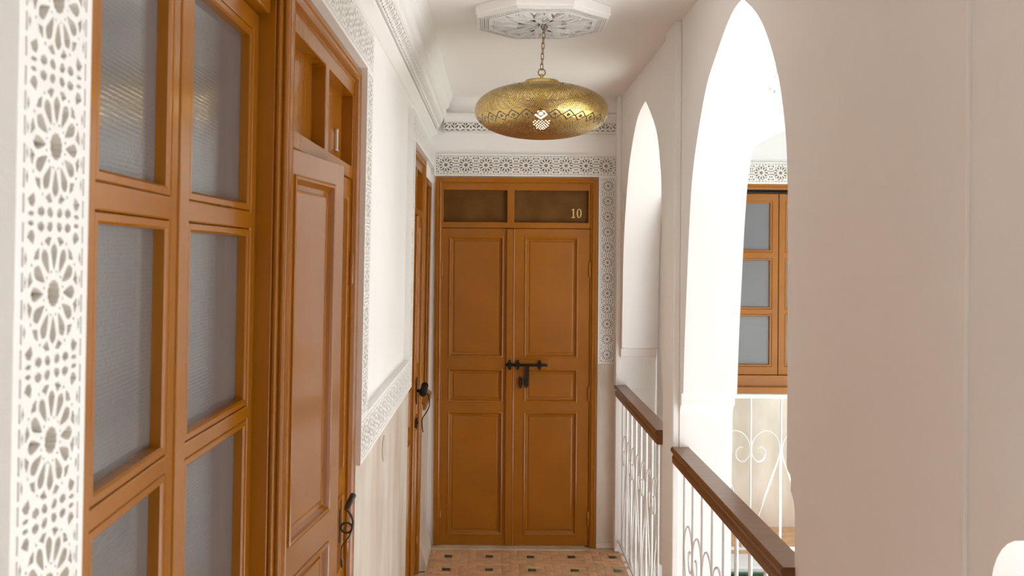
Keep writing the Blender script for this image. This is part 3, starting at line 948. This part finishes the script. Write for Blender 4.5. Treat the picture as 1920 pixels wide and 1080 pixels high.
balustrade('balustrade', rail_mat(y0), y1 - y0, [b - y0 for b in bars], [b - y0 for b in bars[1::2]],
           'white iron scroll balustrade with brown wooden handrail in the larger, nearer arch', pitch=0.152)
y0 = A1[-1][0] - 0.073 + 0.003
y1 = A1[0][0] + 0.073 - 0.003
bars = [5.266 - 0.163 * i for i in range(8)]
balustrade('balustrade', rail_mat(y0), y1 - y0, [b - y0 for b in bars], [b - y0 for b in bars[0::2]],
           'white iron scroll balustrade with brown wooden handrail in the arch beside door 10', pitch=0.163)
x0, x1 = 1.12 - 0.073 + 0.003, 2.36 + 0.073 - 0.003
bx = (1410 - 930) * 5.25 / F
bars = [bx + 0.166 * i for i in range(-2, 7) if x0 + 0.03 < bx + 0.166 * i < x1 - 0.03]
balustrade('balustrade', Matrix.Translation((x0, 5.25, 0)), x1 - x0, [b - x0 for b in bars], [b - x0 for b in bars if abs(((b - bx) / 0.166) % 2) < 0.1],
           'all-white iron scroll balustrade across the courtyard, below the wooden casement window', wood=False, ztop=0.905, pitch=0.166)

# ------------------------------------------------------------------ ceiling rose
def ngon(r, n=8, rot=PI / 8):
    return [(r * math.cos(rot + 2 * PI * k / n), r * math.sin(rot + 2 * PI * k / n)) for k in range(n)]
RZ = 2.503
RX, RY = 0.163, 3.54
rose = empty('ceiling_rose', Matrix.Translation((RX, RY, CEIL)))
tag(rose, 'octagonal carved plaster ceiling rose around the hook of the brass lamp', 'ceiling rose')
dz = RZ - CEIL
MB().plate(ngon(0.262), [], dz + 0.012, 0.0).build('slab', 'plaster', rose, bevel=0.003)
MB().plate(ngon(0.254), [ngon(0.246)], dz, dz + 0.013).build('rim', 'stucco', rose)
MB().plate(ngon(0.212), [ngon(0.196)], dz - 0.002, dz + 0.013).build('rim', 'stucco', rose)
MB().plate(ngon(0.247), [ngon(0.211)], dz + 0.006, dz + 0.013).build('border_ground', 'stucco_back', rose)  # dark strip stands in for shade between the beads
MB().plate(ngon(0.197), [], dz + 0.010, dz + 0.013).build('field_ground', 'stucco_back_shaded', rose)
st = MB()
for ring, cnt in ((0.241, 18), (0.2335, 17), (0.2245, 17), (0.217, 16)):
    c = ngon(ring)
    for k in range(8):
        a, b = Vector(c[k]), Vector(c[(k + 1) % 8])
        for q in range(cnt):
            p = a.lerp(b, (q + 0.5) / cnt)
            st.box(p.x - 0.0027, p.x + 0.0027, p.y - 0.0027, p.y + 0.0027, dz, dz + 0.007)
tag(st.build('bead_border', 'stucco', rose), kind='stuff')
sw = MB()
def strap(p, q, w=0.0055, z0=None, z1=None):
    p, q = Vector(p), Vector(q)
    d = (q - p).normalized()
    n_ = Vector((-d.y, d.x)) * w
    sw.plate([tuple(p + n_), tuple(p - n_), tuple(q - n_), tuple(q + n_)], [], dz - 0.004, dz + 0.012)
R8 = 0.198
for k in range(8):
    a = 2 * PI * k / 8
    strap((R8 * math.cos(a) * 0.94, R8 * math.sin(a) * 0.94), polar(0.085, a + PI / 8))
    strap((R8 * math.cos(a) * 0.94, R8 * math.sin(a) * 0.94), polar(0.085, a - PI / 8))
    strap(polar(0.085, a + PI / 8), polar(0.030, a))
    strap(polar(0.085, a - PI / 8), polar(0.030, a))
    strap(polar(0.085, a + PI / 8), polar(R8, a + PI / 8))
sw.build('strapwork', 'stucco', rose)
def leafmound(r, a, L, W):
    mb = MB()
    pr = [(-1, 0), (-0.6, 0.65), (0, 1), (0.6, 0.65), (1, 0), (0.6, -0.65), (0, -1), (-0.6, -0.65)]
    vs = [(r * math.cos(a) + (x * L) * math.cos(a) - (y * W) * math.sin(a), r * math.sin(a) + x * L * math.sin(a) + y * W * math.cos(a), dz + 0.012) for x, y in pr]
    vs.append((r * math.cos(a), r * math.sin(a), dz - 0.003))
    return mb.add(vs, [(i, (i + 1) % 8, 8) for i in range(8)])
for k in range(8):
    a = 2 * PI * k / 8
    leafmound(0.125, a, 0.052, 0.030).build('leaf_boss', 'stucco', rose)
    leafmound(0.155, a + PI / 8 + 0.16, 0.028, 0.015).build('leaf_boss', 'stucco', rose)
    leafmound(0.155, a + PI / 8 - 0.16, 0.028, 0.015).build('leaf_boss', 'stucco', rose)
fil = MB()
for k in range(8):
    a = 2 * PI * k / 8
    for q in range(10):
        rr = 0.075 + 0.010 * q
        for s in (-1, 1):
            th = a + s * (0.05 + 0.16 * math.sin(q * 0.33)) * 0.9
            x, y = polar(rr, th)
            fil.lathe([(0.0042, dz + 0.010), (0.003, dz + 0.002), (0.0, dz - 0.001)], 6, x, y)
tag(fil.build('carved_beads', 'stucco', rose), kind='stuff')

# ------------------------------------------------------------------ pendant lamp
LX, LY, LZ = 0.163, 3.53, 2.183
lamp = empty('pendant_lamp', Matrix.Translation((LX, LY, LZ)))
tag(lamp, 'pierced flattened brass pendant lamp hanging on a chain from the ceiling rose', 'lamp')
RA, RBT = 0.245, 0.100
NC, NR = 406, 112
def punched(i, j):
    """which cells of the sheet are pierced; i around (0..NC-1), j from the top (0..NR-1)"""
    if j < 6 or j > NR - 5:
        return False
    def diamonds(j0, h, per):
        c, r = (i + 0.5) % per - per / 2, j + 0.5 - j0 - h / 2
        d = abs(c) / (per / 2) + abs(r) / (h / 2)
        if d < 0.30:
            return True
        return 0.84 < d < 1.02
    if 8 <= j < 22:
        return diamonds(8, 14, 14)
    if 62 <= j < 76:
        return diamonds(62, 14, 14)
    if 23 <= j < 61:
        return j % 2 == 0 and (i + j // 2) % 2 == 0
    if 78 <= j < 106:
        return j % 2 == 0 and (i + 2 * (j // 2)) % 4 == 0
    return False
vs, fs = [], []
tmin, tmax = math.asin(0.062 / RA), PI - 0.10
def shell(t):
    # superellipse section, a little fuller than an ellipse
    c, s = math.cos(t), math.sin(t)
    e = 0.92
    return RA * abs(s) ** e, RBT * math.copysign(abs(c) ** e, c)
for j in range(NR + 1):
    t = tmin + (tmax - tmin) * j / NR
    r, z = shell(t)
    for i in range(NC):
        a = 2 * PI * i / NC
        vs.append((r * math.cos(a), r * math.sin(a), z))
for j in range(NR):
    for i in range(NC):
        if not punched(i, j):
            fs.append((j * NC + i, (j + 1) * NC + i, (j + 1) * NC + (i + 1) % NC, j * NC + (i + 1) % NC))
vs.append((0, 0, shell(PI)[1]))
for i in range(NC):
    fs.append((NR * NC + i, len(vs) - 1, NR * NC + (i + 1) % NC))
me = bpy.data.meshes.new('shade')
me.from_pydata(vs, [], fs)
me.polygons.foreach_set('use_smooth', [True] * len(me.polygons))
me.materials.append(M['brass_sheet'])
link('shade', me, lamp)
zt = shell(tmin)[1]
MB().lathe([(0.0, zt - 0.006), (0.064, zt - 0.006), (0.064, zt + 0.010), (0.061, zt + 0.015), (0.012, zt + 0.017), (0.0, zt + 0.017)], 40).build('cap', 'brass_plain', lamp, smooth=40)
MB().lathe([(0.0, zt + 0.016), (0.006, zt + 0.016), (0.006, zt + 0.036), (0.003, zt + 0.040), (0.0, zt + 0.040)], 14).build('stem', 'brass_plain', lamp, smooth=40)
zr = zt + 0.046
ringp = [(0.013 * math.cos(t), 0, zr + 0.013 * math.sin(t)) for t in [2 * PI * i / 20 for i in range(20)]]
MB().tube(ringp, 0.0022, 8, closed=True).build('ring', 'chain', lamp, smooth=60)
zc0, zc1 = zr + 0.011, RZ - LZ - 0.012
def linkpath(L, W, n=8):
    p = []
    for i in range(n + 1):
        t = PI * i / n
        p.append((W * math.cos(t), 0, L / 2 - W + W * math.sin(t)))
    for i in range(n + 1):
        t = PI + PI * i / n
        p.append((W * math.cos(t), 0, -L / 2 + W + W * math.sin(t)))
    return p
nl = 8
pit = (zc1 - zc0) / nl
me_l = MB().tube(linkpath(pit + 0.0052, 0.0050), 0.0015, 8, closed=True).mesh('link', 'chain', smooth=60)
chain = None
for k in range(nl):
    mt = Matrix.Translation((0.001 * k, 0, zc0 + (k + 0.5) * pit)) @ Matrix.Rotation((PI / 2) * (k % 2) + 0.4, 4, 'Z')
    if chain is None:
        chain = link('chain', me_l, lamp, mt)
        mt0 = mt.copy()
    else:
        link('link', me_l, chain, mt0.inverted() @ mt)
hk = [(0.008, 0, RZ - LZ + 0.002)] + [(0.008 + 0.011 * math.cos(t), 0, RZ - LZ - 0.010 + 0.010 * math.sin(t)) for t in [PI / 2 + 2 * PI * 0.85 * i / 16 for i in range(17)]]
MB().tube(hk, 0.002, 8).build('hook', 'chain', lamp, smooth=60)
bulb = MB().lathe([(0.0, -0.067), (0.016, -0.063), (0.028, -0.051), (0.033, -0.034), (0.028, -0.017), (0.016, -0.005), (0.013, 0.0), (0.0, 0.0)], 24)
bulb.build('bulb', 'bulb', lamp, smooth=60)
MB().lathe([(0.0, 0.001), (0.016, 0.001), (0.016, 0.06), (0.006, 0.065), (0.006, zt), (0.0, zt)], 16).build('bulb_holder', 'chain', lamp, smooth=40)

# ------------------------------------------------------------------ small things
cp = empty('cover_plate', left_mat(XW + 0.012, 3.23, 1.0))
tag(cp, 'small cream pointed oval cover plate on the beige wall below the carved stucco band', 'cover plate')
pl = [(0.0, -0.045), (0.028, -0.025), (0.042, 0.0), (0.030, 0.026), (0.0, 0.045), (-0.030, 0.026), (-0.042, 0.0), (-0.028, -0.025)]
MB().plate([(x, y) for x, y in pl], [], 0.0, 0.006).build('plate', 'cover', cp, bevel=0.002)
